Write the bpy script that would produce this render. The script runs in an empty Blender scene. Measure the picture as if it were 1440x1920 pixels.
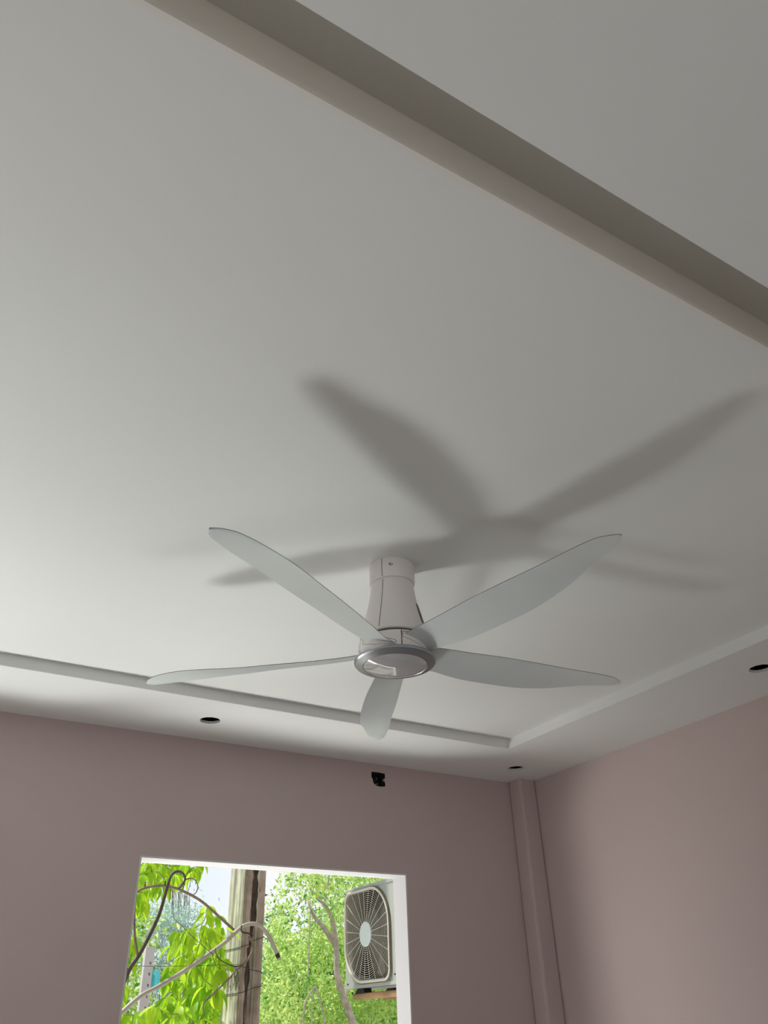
import bpy, bmesh, math, random
import numpy as np
from mathutils import Vector, Matrix
random.seed(7)
rng = np.random.default_rng(11)
sc = bpy.context.scene
col = sc.collection

# ------------------------------------------------------------------ camera
S = 1.113            # metres per survey unit (lower ceiling is one unit above the lens)
HC = 1.60            # lens height above the floor
FPX = 1483.0
RW = np.array([[0.85550986, -0.26308729, -0.44596857],
               [-0.51704777, -0.48005707, -0.70866552],
               [-0.02764947, 0.83685739, -0.54672225]])
def survey(x, y, z): return Vector((x * S, y * S, HC + z * S))
def at_y(px, py, Y):        # point on the vertical plane y = Y (metres)
    d = RW @ np.array([px - 720.0, -(py - 960.0), -FPX]); d = d * Y / d[1]
    return Vector((d[0], d[1], d[2] + HC))
def at_x(px, py, X):
    d = RW @ np.array([px - 720.0, -(py - 960.0), -FPX]); d = d * X / d[0]
    return Vector((d[0], d[1], d[2] + HC))
cam = bpy.data.cameras.new('camera')
cam.sensor_fit = 'VERTICAL'; cam.sensor_height = 24.0
cam.lens = 24.0 * FPX / 1920.0
cam.clip_start = 0.02; cam.clip_end = 200
camo = bpy.data.objects.new('camera', cam); col.objects.link(camo)
m4 = Matrix([list(RW[0]) + [0], list(RW[1]) + [0], list(RW[2]) + [HC], [0, 0, 0, 1]])
camo.matrix_world = m4
sc.camera = camo

# ------------------------------------------------------------------ world, sun, daylight
sc.view_settings.view_transform = 'Standard'
sc.view_settings.look = 'None'
sc.view_settings.gamma = 1.0
sc.view_settings.use_curve_mapping = False
sc.view_settings.exposure = 0.0
sc.cycles.max_bounces = 10
sc.cycles.diffuse_bounces = 6
sc.cycles.transmission_bounces = 6
sc.cycles.sample_clamp_indirect = 6.0

world = bpy.data.worlds.new('sky'); sc.world = world; world.use_nodes = True
wn = world.node_tree.nodes; wl = world.node_tree.links
wn.clear()
wo = wn.new('ShaderNodeOutputWorld'); bg = wn.new('ShaderNodeBackground')
tc = wn.new('ShaderNodeTexCoord'); nz = wn.new('ShaderNodeTexNoise'); rp = wn.new('ShaderNodeValToRGB')
nz.inputs['Scale'].default_value = 3.0; nz.inputs['Detail'].default_value = 3
rp.color_ramp.elements[0].position = 0.35; rp.color_ramp.elements[0].color = (0.80, 0.90, 1.0, 1)
rp.color_ramp.elements[1].position = 0.6; rp.color_ramp.elements[1].color = (0.97, 0.985, 1.0, 1)
wl.new(tc.outputs['Generated'], nz.inputs['Vector']); wl.new(nz.outputs['Fac'], rp.inputs['Fac'])
wl.new(rp.outputs['Color'], bg.inputs['Color']); wl.new(bg.outputs[0], wo.inputs[0])
bg.inputs['Strength'].default_value = 1.0

def lamp(name, kind, loc, aim, energy, color=(1, 1, 1), size=(1, 1), spread=180):
    L = bpy.data.lights.new(name, kind); L.energy = energy; L.color = color
    o = bpy.data.objects.new(name, L); col.objects.link(o)
    o.location = loc
    o.rotation_euler = (Vector(aim) - Vector(loc)).to_track_quat('-Z', 'Y').to_euler()
    if kind == 'AREA':
        L.shape = 'RECTANGLE'; L.size, L.size_y = size; L.spread = math.radians(spread)
    return o
sun = lamp('sun', 'SUN', (0, 0, 10), (0.33, -0.40, 10 - 0.85), 6.0, (1.0, 0.95, 0.86))
sun.data.angle = math.radians(1.0)
# lamps standing in for daylight thrown up by the sunlit paving outside the door and the window, and a fill lamp added behind the camera
lamp('doorstep_bounce', 'AREA', survey(-0.43, 3.52, -1.40), survey(-1.2, 2.1, 1.0), 56, (0.97, 1.0, 0.985), (0.68, 0.60), 118)
lamp('paving_bounce', 'AREA', survey(1.7, 3.85, -1.40), survey(1.1, 2.6, 1.0), 52, (0.97, 1.0, 0.97), (3.4, 0.55), 120)
lamp('yard_bounce', 'AREA', survey(-0.6, 4.2, -0.6), survey(2.71, 2.2, 0.2), 8, (1.0, 0.99, 0.97), (0.9, 0.7), 75)
lamp('near_fill', 'AREA', survey(0.65, -3.3, -0.2), survey(0.65, 3.0, 0.5), 7, (0.98, 0.99, 1.0), (2.2, 1.2), 120)  # unseen fill added to brighten surfaces that face the camera

# ------------------------------------------------------------------ helpers
def tag(o, label=None, cat=None, group=None, kind=None):
    if label: o['label'] = label
    if cat: o['category'] = cat
    if group: o['group'] = group
    if kind: o['kind'] = kind
    return o
def empty(name, loc=(0, 0, 0), rz=0.0):
    o = bpy.data.objects.new(name, None); col.objects.link(o)
    o.location = loc; o.rotation_euler = (0, 0, rz); o.empty_display_size = 0.05
    return o
def link(name, me, parent=None, loc=None):
    o = bpy.data.objects.new(name, me); col.objects.link(o)
    if parent is not None: o.parent = parent
    if loc is not None: o.location = loc
    return o
def mesh(name, verts, faces, mat, smooth=False):
    me = bpy.data.meshes.new(name)
    me.from_pydata([tuple(v) for v in verts], [], [tuple(f) for f in faces])
    me.update()
    if mat: me.materials.append(mat)
    if smooth: me.shade_smooth()
    return me
class MB:
    def __init__(s): s.v = []; s.f = []
    def add(s, v, f):
        b = len(s.v); s.v += [tuple(p) for p in v]; s.f += [tuple(i + b for i in q) for q in f]; return s
    def box(s, a, b):
        x0, y0, z0 = a; x1, y1, z1 = b
        return s.add([(x0, y0, z0), (x1, y0, z0), (x1, y1, z0), (x0, y1, z0), (x0, y0, z1), (x1, y0, z1), (x1, y1, z1), (x0, y1, z1)],
                     [(0, 3, 2, 1), (4, 5, 6, 7), (0, 1, 5, 4), (1, 2, 6, 5), (2, 3, 7, 6), (3, 0, 4, 7)])
    def tube(s, pts, r, n=8, cap=True):
        pts = [Vector(p) for p in pts]
        rs = r if isinstance(r, (list, tuple)) else [r] * len(pts)
        V = []; prev = None
        for i, p in enumerate(pts):
            t = (pts[min(i + 1, len(pts) - 1)] - pts[max(i - 1, 0)]).normalized()
            if prev is None:
                a = Vector((0, 0, 1)) if abs(t.z) < 0.9 else Vector((1, 0, 0))
                u = t.cross(a).normalized()
            else:
                u = (prev - t * prev.dot(t)).normalized()
            w = t.cross(u); prev = u
            for k in range(n):
                an = 2 * math.pi * k / n
                V.append(p + (u * math.cos(an) + w * math.sin(an)) * rs[i])
        F = []
        for i in range(len(pts) - 1):
            for k in range(n):
                F.append((i * n + k, i * n + (k + 1) % n, (i + 1) * n + (k + 1) % n, (i + 1) * n + k))
        if cap:
            F.append(tuple(range(n - 1, -1, -1))); F.append(tuple((len(pts) - 1) * n + k for k in range(n)))
        return s.add(V, F)
    def lathe(s, prof, n=64, axis=(0, 0), cap0=True, cap1=True):
        V = []; F = []
        for r, z in prof:
            for k in range(n):
                an = 2 * math.pi * k / n
                V.append((axis[0] + r * math.cos(an), axis[1] + r * math.sin(an), z))
        for i in range(len(prof) - 1):
            for k in range(n):
                F.append((i * n + k, (i + 1) * n + k, (i + 1) * n + (k + 1) % n, i * n + (k + 1) % n))
        if cap0: F.append(tuple(range(n)))
        if cap1: F.append(tuple((len(prof) - 1) * n + k for k in range(n - 1, -1, -1)))
        return s.add(V, F)
    def obj(s, name, mat, parent=None, smooth=False, loc=None, bevel=0):
        me = mesh(name, s.v, s.f, mat)
        bm = bmesh.new(); bm.from_mesh(me); bmesh.ops.recalc_face_normals(bm, faces=bm.faces)
        bm.to_mesh(me); bm.free()
        if smooth: me.shade_smooth(); me.set_sharp_from_angle(angle=math.radians(35))
        o = link(name, me, parent, loc)
        if bevel:
            md = o.modifiers.new('bevel', 'BEVEL'); md.width = bevel; md.segments = 2; md.limit_method = 'ANGLE'
        return o
def plate(outer, holes, frame, thick, hole_depth=None):
    """flat slab from a 2D outline with holes; frame(u, v, w) maps it into space, w runs through the thickness"""
    bm = bmesh.new(); loops = []
    for loop in [outer] + holes:
        vs = [bm.verts.new((p[0], p[1], 0)) for p in loop]
        loops.append([bm.edges.new((vs[i], vs[(i + 1) % len(vs)])) for i in range(len(vs))])
    bmesh.ops.triangle_fill(bm, use_beauty=True, use_dissolve=False, edges=[e for l in loops for e in l], normal=(0, 0, 1))
    bm.verts.index_update()
    V = [(v.co.x, v.co.y) for v in bm.verts]; F = [tuple(v.index for v in f.verts) for f in bm.faces]
    B = [tuple(v.index for v in e.verts) for l in loops for e in l]
    bm.free()
    n = len(V)
    verts = [frame(u, v, 0) for u, v in V] + [frame(u, v, thick) for u, v in V]
    faces = F + [tuple(n + i for i in reversed(f)) for f in F] + [(a, b, b + n, a + n) for a, b in B]
    mb = MB(); mb.add(verts, faces); return mb
def rect(a, b, c, d): return [(a, b), (c, b), (c, d), (a, d)]
def spline(pts, n=8):
    P = [np.array(p, float) for p in pts]; P = [2 * P[0] - P[1]] + P + [2 * P[-1] - P[-2]]
    out = []
    for i in range(1, len(P) - 2):
        for k in range(n):
            t = k / n
            out.append(0.5 * (2 * P[i] + (P[i + 1] - P[i - 1]) * t + (2 * P[i - 1] - 5 * P[i] + 4 * P[i + 1] - P[i + 2]) * t * t
                              + (3 * P[i] - P[i - 1] - 3 * P[i + 1] + P[i + 2]) * t ** 3))
    out.append(P[-2]); return out

# ------------------------------------------------------------------ materials
def mat(name, color, rough=0.6, metal=0.0, noise=0.0, nscale=20.0, color2=None, bump=0.0, bscale=60.0, spec=0.5, trans=0.0):
    m = bpy.data.materials.new(name); m.use_nodes = True
    nt = m.node_tree; b = nt.nodes['Principled BSDF']
    b.inputs['Base Color'].default_value = (*color, 1); b.inputs['Roughness'].default_value = rough
    b.inputs['Metallic'].default_value = metal; b.inputs['Specular IOR Level'].default_value = spec
    t = nt.nodes.new('ShaderNodeTexCoord')
    if noise > 0 or color2:
        c2 = color2 or tuple(c * (1 - noise) for c in color)
        n = nt.nodes.new('ShaderNodeTexNoise'); n.inputs['Scale'].default_value = nscale; n.inputs['Detail'].default_value = 5
        r = nt.nodes.new('ShaderNodeValToRGB')
        r.color_ramp.elements[0].position = 0.35; r.color_ramp.elements[0].color = (*c2, 1)
        r.color_ramp.elements[1].position = 0.65; r.color_ramp.elements[1].color = (*color, 1)
        nt.links.new(t.outputs['Object'], n.inputs['Vector']); nt.links.new(n.outputs['Fac'], r.inputs['Fac'])
        nt.links.new(r.outputs['Color'], b.inputs['Base Color'])
    if bump > 0:
        n2 = nt.nodes.new('ShaderNodeTexNoise'); n2.inputs['Scale'].default_value = bscale; n2.inputs['Detail'].default_value = 4
        bp = nt.nodes.new('ShaderNodeBump'); bp.inputs['Strength'].default_value = bump; bp.inputs['Distance'].default_value = 0.002
        nt.links.new(t.outputs['Object'], n2.inputs['Vector']); nt.links.new(n2.outputs['Fac'], bp.inputs['Height'])
        nt.links.new(bp.outputs['Normal'], b.inputs['Normal'])
    return m
M = {}
M['ceil'] = mat('ceiling_paint', (0.79, 0.80, 0.78), 0.75, noise=0.025, nscale=1.3, bump=0.08, bscale=180, spec=0.2)
M['plaster'] = mat('raw_board', (0.81, 0.785, 0.74), 0.8, noise=0.03, nscale=3, spec=0.2)
M['groove_shade'] = mat('groove_top_shaded', (0.66, 0.645, 0.60), 0.85, noise=0.05, nscale=3, spec=0.2)  # groove top darkened: shade of the recess is put into its colour
M['pink'] = mat('pink_wall_paint', (0.55, 0.453, 0.433), 0.7, noise=0.03, nscale=1.5, bump=0.15, bscale=140, spec=0.25)
M['white'] = mat('white_reveal_paint', (0.66, 0.645, 0.655), 0.6, noise=0.03, nscale=4, bump=0.1, bscale=90)
M['floor'] = mat('floor_screed', (0.46, 0.46, 0.43), 0.6, noise=0.15, nscale=2)
M['concrete'] = mat('darkened_concrete', (0.09, 0.088, 0.085), 0.9, noise=0.3, nscale=6)  # darkened so the void seen through the ceiling holes reads black
M['facade'] = mat('outer_render', (0.62, 0.60, 0.57), 0.85, noise=0.15, nscale=3)
M['dark'] = mat('dark_cavity', (0.02, 0.02, 0.02), 0.9)
M['fanbody'] = mat('fan_body_plastic', (0.86, 0.815, 0.785), 0.38, noise=0.01, nscale=8)
M['blade'] = mat('fan_blade_grey', (0.715, 0.765, 0.76), 0.36, metal=0.18, noise=0.05, nscale=6)
M['silver'] = mat('silver_trim', (0.42, 0.44, 0.46), 0.30, metal=0.92)
M['seam'] = mat('seam_dark', (0.10, 0.09, 0.085), 0.8)
M['disc'] = mat('light_cover', (0.62, 0.625, 0.645), 0.05, metal=0.45, spec=0.9)
M['sticker'] = mat('sticker_green', (0.05, 0.16, 0.07), 0.35)
M['sticker_red'] = mat('sticker_red', (0.45, 0.10, 0.06), 0.35)
M['sticker_black'] = mat('sticker_black', (0.015, 0.015, 0.01), 0.4)

# ------------------------------------------------------------------ room shell
XL, XR, YB, YN = -0.69, 2.715, 3.092, -2.6          # survey units
ZF, ZR, ZT, ZG, ZS = -HC / S, 1.0, 1.04, 1.12, 1.34   # floor, ring, tray, groove top, slab
WT = 0.10                                            # wall thickness in survey units
def wall(name, outer, holes, frame, thick, m):
    o = plate(outer, holes, frame, thick).obj(name, m); o['kind'] = 'structure'; return o
fy = lambda y0: (lambda u, v, w: survey(u, y0 + w, v))
fx = lambda x0: (lambda u, v, w: survey(x0 + w, u, v))
fz = lambda z0: (lambda u, v, w: survey(u, v, z0 + w))
WIN = (0.852, -0.56, 1.999, 0.551)
DOOR = (-0.62, ZF + 0.001, 0.24, 0.35)
# ragged socket hole in the back wall, traced from its broken edge
SOCK = [(1.833, 0.950), (1.862, 0.951), (1.893, 0.949), (1.8935, 0.925), (1.890, 0.915), (1.894, 0.905), (1.893, 0.894),
        (1.872, 0.891), (1.855, 0.893), (1.846, 0.898), (1.839, 0.908), (1.839, 0.920), (1.833, 0.925)]
s_off = (aty0 := at_y(709.5, 1461.5, YB * S)); sx = (s_off.x / S) - 1.8635; sz = ((s_off.z - HC) / S) - 0.9205
SOCK = [(1.8635 + sx + (a - 1.8635) * 1.17, .9205 + sz + (b - .9205) * 1.02) for a, b in SOCK]
wb = wall('wall_back', rect(XL - WT, ZF, XR + WT, ZS), [rect(*WIN), rect(*DOOR), SOCK], fy(YB), WT, M['pink'])
wb.data.materials.append(M['dark'])
_sx = [p[0] * S for p in SOCK]; _sz = [p[1] * S + HC for p in SOCK]
for p_ in wb.data.polygons:
    if abs(p_.normal.y) < .5 and min(_sx) - .001 < p_.center.x < max(_sx) + .001 and min(_sz) - .001 < p_.center.z < max(_sz) + .001: p_.material_index = 1  # sides of the socket hole coloured black for the cavity's shade
wall('wall_right', rect(YN - WT, ZF, YB, ZS), [], fx(XR), WT, M['pink'])
LW = [(0.95, -0.5, 2.45, 0.5), (-2.05, -0.5, -0.55, 0.5)]
wall('wall_left', rect(YN - WT, ZF, YB, ZS), [rect(*r) for r in LW], fx(XL - WT), WT, M['pink'])
wall('wall_near', rect(XL, ZF, XR, ZS), [rect(-0.3, -0.7, 1.6, 0.5)], fy(YN - WT), WT, M['pink'])  # unseen opening added to let the near fill lamp in
wall('floor', rect(XL - WT, YN - WT, XR + WT, YB + WT), [], fz(ZF - 0.1), 0.1, M['floor'])
# square column in the back right corner
px0, py0 = 2.6175, 3.004
c_ = MB(); a = survey(px0, py0, ZF); b = survey(XR, YB, ZS); c_.box(a, b)
tag(c_.obj('wall_corner', M['pink'], bevel=0.012), kind='structure')

# ceiling: upper tray board is the root, ring, groove and slab are its parts
TX0, TX1, TY0, TY1 = -0.243, 2.262, 0.5265, 2.645
GY = 0.418
ceil = plate(rect(TX0 - .02, TY0 + .004, TX1 + .02, TY1 + .02), [], fz(ZT), 0.012).obj('ceiling', M['ceil']); ceil['kind'] = 'structure'
def part(o, parent):
    o.parent = parent; return o
holes = []
HOLE_R = 0.0385
hole_c = [(0.985, 2.857), (2.489, 2.875), (2.462, 1.516)]
for cx, cy in hole_c:
    holes.append([(cx + HOLE_R * (1 + random.uniform(-.035, .035)) * math.cos(2 * math.pi * k / 40),
                   cy + HOLE_R * (1 + random.uniform(-.035, .035)) * math.sin(2 * math.pi * k / 40)) for k in range(40)])
ring_out = [(XL, GY), (TX0, GY), (TX0, TY1), (TX1, TY1), (TX1, GY), (XR, GY), (XR, YB), (XL, YB)]
part(plate(ring_out, holes, fz(ZR), 0.010).obj('ceiling_border', M['ceil']), ceil)
part(plate(rect(XL, YN, XR, GY), [], fz(ZR), 0.010).obj('ceiling_border', M['ceil']), ceil)
# upright faces of the tray step and of the groove
f_ = MB()
f_.box(survey(TX0, TY1 - .0015, ZR + .0005), survey(TX1, TY1 + .012, ZT + .004))
part(f_.obj('tray_edge', M['ceil']), ceil)
f_ = MB(); f_.box(survey(TX1 - .0015, TY0, ZR + .0005), survey(TX1 + .012, TY1 + .012, ZT + .004)); part(f_.obj('tray_edge', M['ceil']), ceil)
f_ = MB(); f_.box(survey(TX0 - .012, TY0, ZR + .0005), survey(TX0 + .0015, TY1 + .012, ZT + .004)); part(f_.obj('tray_edge', M['ceil']), ceil)
f_ = MB(); f_.box(survey(XL, GY - 0.010, ZR + .0101), survey(XR, GY, ZG)); part(f_.obj('groove_edge', M['plaster']), ceil)
f_ = MB(); f_.box(survey(TX0, TY0, ZT - .0005), survey(TX1, TY0 + .010, ZG)); part(f_.obj('groove_edge', M['plaster']), ceil)
f_ = MB(); f_.box(survey(XL, GY - .01, ZG), survey(XR, TY0 + .010, ZG + .010)); part(f_.obj('groove_top', M['groove_shade']), ceil)
# rings of the groove ends over the side borders
f_ = MB(); f_.box(survey(TX1, GY, ZR + .01), survey(TX1 + .01, TY0, ZG)); part(f_.obj('groove_edge', M['plaster']), ceil)
f_ = MB(); f_.box(survey(TX0 - .01, GY, ZR + .01), survey(TX0, TY0, ZG)); part(f_.obj('groove_edge', M['plaster']), ceil)
# dark liners added above the dropped ceiling so its holes read black
for a_, b_ in (((XL + .001, YB - .012, ZR + .012), (px0 - .001, YB - .001, ZS - .001)), ((XR - .012, YN + .01, ZR + .012), (XR - .001, py0 - .001, ZS - .001)), ((XL + .001, YN + .01, ZR + .012), (XL + .012, YB - .013, ZS - .001)),
               ((px0 - .012, py0 - .012, ZR + .012), (XR - .013, py0 - .001, ZS - .001)), ((px0 - .012, py0 - .001, ZR + .012), (px0 - .001, YB - .013, ZS - .001))):
    part(MB().box(survey(*a_), survey(*b_)).obj('added_void_liner', M['concrete']), ceil)
slab = plate(rect(XL - WT - .05, YN - WT - .05, XR + WT + .05, YB + WT + .0), [], fz(ZS), 0.12).obj('ceiling_slab', M['concrete'])
slab.name = 'ceiling_slab'; slab['kind'] = 'structure'

wall('unseen_sky_shield', rect(XL - WT - 1.5, ZS + .11, XR + WT + 1.5, ZS + 2.6), [], fy(YB), WT, M['pink'])  # unseen upper wall added to cut sky light on the pole front
wall('unseen_sun_shield', rect(XL - WT - 1.5, YB + WT + .001, XR + 1.5, YB + WT + .62), [], fz(1.01), .09, M['facade'])  # unseen slab added to keep the sun off the window jamb
wall('wall_outer', rect(XR + WT + .001, ZF, XR + 1.5, ZS + .11), [], fy(YB), WT, M['pink'])
# window reveal (plain white plastered opening, no frame or glass) and door reveal
def reveal(name, R):
    x0, z0, x1, z1 = R; t = 0.006
    w = MB().box(survey(x0, YB - .0008, z1 - t), survey(x1, YB + WT + .001, z1)).obj(name, M['white']); w['kind'] = 'structure'
    part(MB().box(survey(x0, YB - .0008, z0), survey(x0 + t, YB + WT + .001, z1 - t)).obj('jamb', M['white']), w)
    part(MB().box(survey(x1 - t, YB - .0008, z0), survey(x1, YB + WT + .001, z1 - t)).obj('jamb', M['white']), w)
    if z0 > ZF + .1:
        part(MB().box(survey(x0 + t, YB - .0008, z0), survey(x1 - t, YB + WT + .001, z0 + t)).obj('sill', M['white']), w)
    return w
reveal('window_1', WIN)
reveal('door_1', DOOR)
for i, (y0, z0, y1, z1) in enumerate(LW):      # side windows out of view: frames with bars, seen only as reflections
    w = MB(); t = 0.03
    xa, xb = XL - WT * .6, XL - WT * .3
    w.box(survey(xa, y0, z0), survey(xb, y1, z0 + t)); w.box(survey(xa, y0, z1 - t), survey(xb, y1, z1))
    for k in range(4):
        yy = y0 + (y1 - y0 - t) * k / 3; w.box(survey(xa, yy, z0 + t), survey(xb, yy + t, z1 - t))
    w.box(survey(xa, y0 + t, z0 + .62 * (z1 - z0)), survey(xb, y1 - t, z0 + .62 * (z1 - z0) + t * .7))
    o = w.obj('window_%d' % (i + 2), M['white']); o['kind'] = 'structure'

# ------------------------------------------------------------------ ceiling fan
FC = survey(1.0075, 1.572, ZT)
fan = tag(empty('ceiling_fan', FC), 'white five-blade ceiling fan with a round silver-rimmed lens under the tray ceiling', 'ceiling fan')
def fz_(z): return (z - ZT) * S
def lathe_part(name, prof, m, parent=fan, **k):
    return MB().lathe([(r * S, fz_(z)) for r, z in prof], 72, **k).obj(name, m, parent, smooth=True)
canopy = lathe_part('canopy', [(.0588, 1.0398), (.0605, 1.036), (.0608, 1.0), (.0603, .986), (.0592, .9835), (.0545, .9835)], M['fanbody'])
# dark joint line under the canopy and body
body_prof = [(.0545, .985), (.0568, .979), (.0572, .972), (.0585, .962), (.0608, .946), (.0640, .928), (.0685, .908), (.0738, .886), (.0795, .864), (.0845, .845), (.0872, .832), (.0872, .8285), (.085, .826), (.07, .8255)]
body = lathe_part('motor_housing', body_prof, M['fanbody'])
lathe_part('joint_gap', [(.079, .8275), (.079, .8165)], M['seam'])
hub = lathe_part('blade_hub', [(.07, .8185), (.0885, .818), (.0905, .815), (.0915, .80), (.0915, .775), (.089, .7725), (.07, .772)], M['fanbody'])
trim = lathe_part('trim_ring', [(.090, .7745), (.1005, .7735), (.1028, .770), (.1025, .7655), (.0995, .762), (.0815, .7575), (.0805, .7585), (.0805, .765)], M['silver'])
lens = lathe_part('lens', [(.0800, .7605), (.0795, .7574)] + [(r_, .7574 - .0150 * (1 - (r_ / .0795) ** 2)) for r_ in (.077, .072, .065, .057, .048, .038, .027, .016, .006)], M['disc'])
def polar(az, r, z): return Vector((r * S * math.cos(az), r * S * math.sin(az), fz_(z)))
AZC = math.atan2(-1.572, -1.0075)            # towards the camera
def prof_r(z):
    P = sorted([(b, a) for a, b in body_prof[1:12]]); return float(np.interp(z, [p[0] for p in P], [p[1] for p in P]))
# vertical seams on canopy, housing and hub
for az in (AZC - 0.43, AZC - 0.43 + math.pi):
    MB().tube([polar(az, .0607, z) for z in np.linspace(1.037, .985, 5)], .0009, 5).obj('seam', M['seam'], canopy)
    MB().tube([polar(az, prof_r(z) + .0001, z) for z in np.linspace(.977, .832, 16)], .0009, 5).obj('seam', M['seam'], body)
MB().tube([polar(AZC + .20, .0913, z) for z in (.815, .80, .775)], .0016, 5).obj('seam', M['seam'], hub)
# screw recess on the canopy
sr = MB(); d = Vector((math.cos(AZC), math.sin(AZC), 0)); tt = Vector((-d.y, d.x, 0)); p0 = polar(AZC, .0607, 1.017) + tt * -.002
V = []; 
for k in range(20):
    an = 2 * math.pi * k / 20; V.append(p0 + tt * (.0058 * math.cos(an)) + Vector((0, 0, .0042 * math.sin(an))) + d * .0004)
for k in range(20):
    an = 2 * math.pi * k / 20; V.append(p0 + tt * (.0058 * math.cos(an)) + Vector((0, 0, .0042 * math.sin(an))) - d * .006)
sr.add(V, [tuple(range(20))] + [(k, (k + 1) % 20, 20 + (k + 1) % 20, 20 + k) for k in range(20)])
sr.obj('screw_recess', M['seam'], canopy)
MB().tube([p0 + tt * .001 + d * .0002, p0 + tt * .001 + d * .0016], .0026, 12).obj('screw_head', M['fanbody'], canopy)
# energy label wrapped round the housing on its right side
AZR = AZC + math.pi / 2
def patch(name, a0, a1, z0, z1, m, off, par):
    V = []; F = []; na, nzz = 8, 8
    for j in range(nzz + 1):
        z = z0 + (z1 - z0) * j / nzz
        for i in range(na + 1):
            V.append(polar(a0 + (a1 - a0) * i / na, prof_r(z) + off, z))
    for j in range(nzz):
        for i in range(na):
            q = j * (na + 1) + i; F.append((q, q + 1, q + na + 2, q + na + 1))
    mb = MB(); mb.add(V, F)
    return mb.obj(name, m, par)
stk = patch('energy_label', AZR - .52, AZR + .30, .856, .914, M['sticker_black'], .0006, fan)
stk['label'] = 'green and red sticker with black edge'
patch('label_print', AZR - .47, AZR + .25, .859, .911, M['sticker'], .0009, stk)
patch('label_band', AZR - .46, AZR + .24, .889, .897, M['sticker_red'], .0012, stk)
# blades, fitted outline: radius, trailing and leading edge offsets and heights
K = [.075, .12, .2, .3, .4, .5, .58, .64, .668, .680, .686]
AP = [.0445, .0472 / S, .0611 / S, .0698 / S, .0727 / S, .0658 / S, .0468 / S, .0325 / S, .0150, .0040, -.0040]
ZP = [-.022, -.026 / S, -.0316 / S, -.0309 / S, -.0279 / S, -.016 / S, -.0038 / S, -.002 / S, -.0022, -.0025, -.0030]
AM = [-.039, -.0441 / S, -.045 / S, -.0448 / S, -.0437 / S, -.0394 / S, -.039 / S, -.0353 / S, -.0240, -.0165, -.0080]
ZM = [.003, .0043 / S, .0038 / S, .0055 / S, .0043 / S, .0031 / S, .0021 / S, .0008 / S, -.0025, -.0032, -.0032]
rows = spline(list(zip(K, AP, ZP, AM, ZM)), 5)
NC = 8; V = []; F = []
for side in (0, 1):
    for r, ap, zp, am, zm in rows:
        for j in range(NC + 1):
            t = j / NC
            a_ = ap + (am - ap) * t; z_ = zp + (zm - zp) * t
            camber = .0035 * math.sin(math.pi * t) * min(1, (.70 - r) / .3)
            th = .0017 * (math.sin(math.pi * t) ** .5) + .0009
            V.append((r * S, a_ * S, (z_ + camber) * S + (th if side == 0 else -th)))
nr = len(rows); W_ = NC + 1; off = nr * W_
for i in range(nr - 1):
    for j in range(NC):
        q = i * W_ + j
        F.append((q, q + 1, q + W_ + 1, q + W_)); F.append((off + q, off + q + W_, off + q + W_ + 1, off + q + 1))
    F.append((i * W_, i * W_ + W_, off + i * W_ + W_, off + i * W_))
    e = i * W_ + NC; F.append((e, off + e, off + e + W_, e + W_))
F.append(tuple([j for j in range(NC, -1, -1)] + [off + j for j in range(NC + 1)]))
F.append(tuple([(nr - 1) * W_ + j for j in range(W_)] + [off + (nr - 1) * W_ + j for j in range(NC, -1, -1)]))
bmesh_me = mesh('blade', V, F, M['blade'])
bm = bmesh.new(); bm.from_mesh(bmesh_me); bmesh.ops.recalc_face_normals(bm, faces=bm.faces); bm.to_mesh(bmesh_me); bm.free()
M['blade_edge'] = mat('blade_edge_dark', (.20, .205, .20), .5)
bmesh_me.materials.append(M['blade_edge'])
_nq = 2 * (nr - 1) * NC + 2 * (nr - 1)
for i_, p_ in enumerate(bmesh_me.polygons):       # blade rim seam, darkened in colour for the shade on its edge
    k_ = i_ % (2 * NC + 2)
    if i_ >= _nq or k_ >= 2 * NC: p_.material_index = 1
bmesh_me.shade_smooth(); bmesh_me.set_sharp_from_angle(angle=math.radians(50))
ZB = .801; PH = 3.6238
tilt = Matrix(((1, 0, 0, 0), (0, 1, 0, 0), (-.0091, -.0175, 1, 0), (0, 0, 0, 1)))
tq = Vector((0, 0, 1)).rotation_difference(Vector((.0091, .0175, 1)).normalized()).to_matrix().to_4x4()
# socket block round each blade root, its outline showing as a fine joint on the hub
sock = MB()
for k in range(5):
    an = PH + k * 2 * math.pi / 5
    o = link('blade', bmesh_me, fan)
    o.matrix_local = Matrix.Translation((.0006 * S, -.0018 * S, fz_(ZB))) @ tq @ Matrix.Rotation(an, 4, 'Z')
    # fine joint lines of the blade socket on the hub wall
    j_ = MB()
    a0, a1 = an - .50, an + .56
    loop = [polar(a0, .0914, .812), polar((a0 + an) / 2, .0919, .8125), polar(an, .0919, .806), polar(a1, .0914, .788),
            polar(a1, .0914, .778), polar(an, .0919, .784), polar(a0, .0914, .798), polar(a0, .0914, .812)]
    pts = []
    for p, q in zip(loop[:-1], loop[1:]):
        for t in np.linspace(0, 1, 5)[:-1]:
            w = p.lerp(q, float(t)); rr = .0914 * S / math.hypot(w.x, w.y); pts.append(Vector((w.x * rr, w.y * rr, w.z)))
    pts.append(loop[-1])
    j_.tube(pts, .0007, 4).obj('socket_joint', M['seam'], hub)

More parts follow.
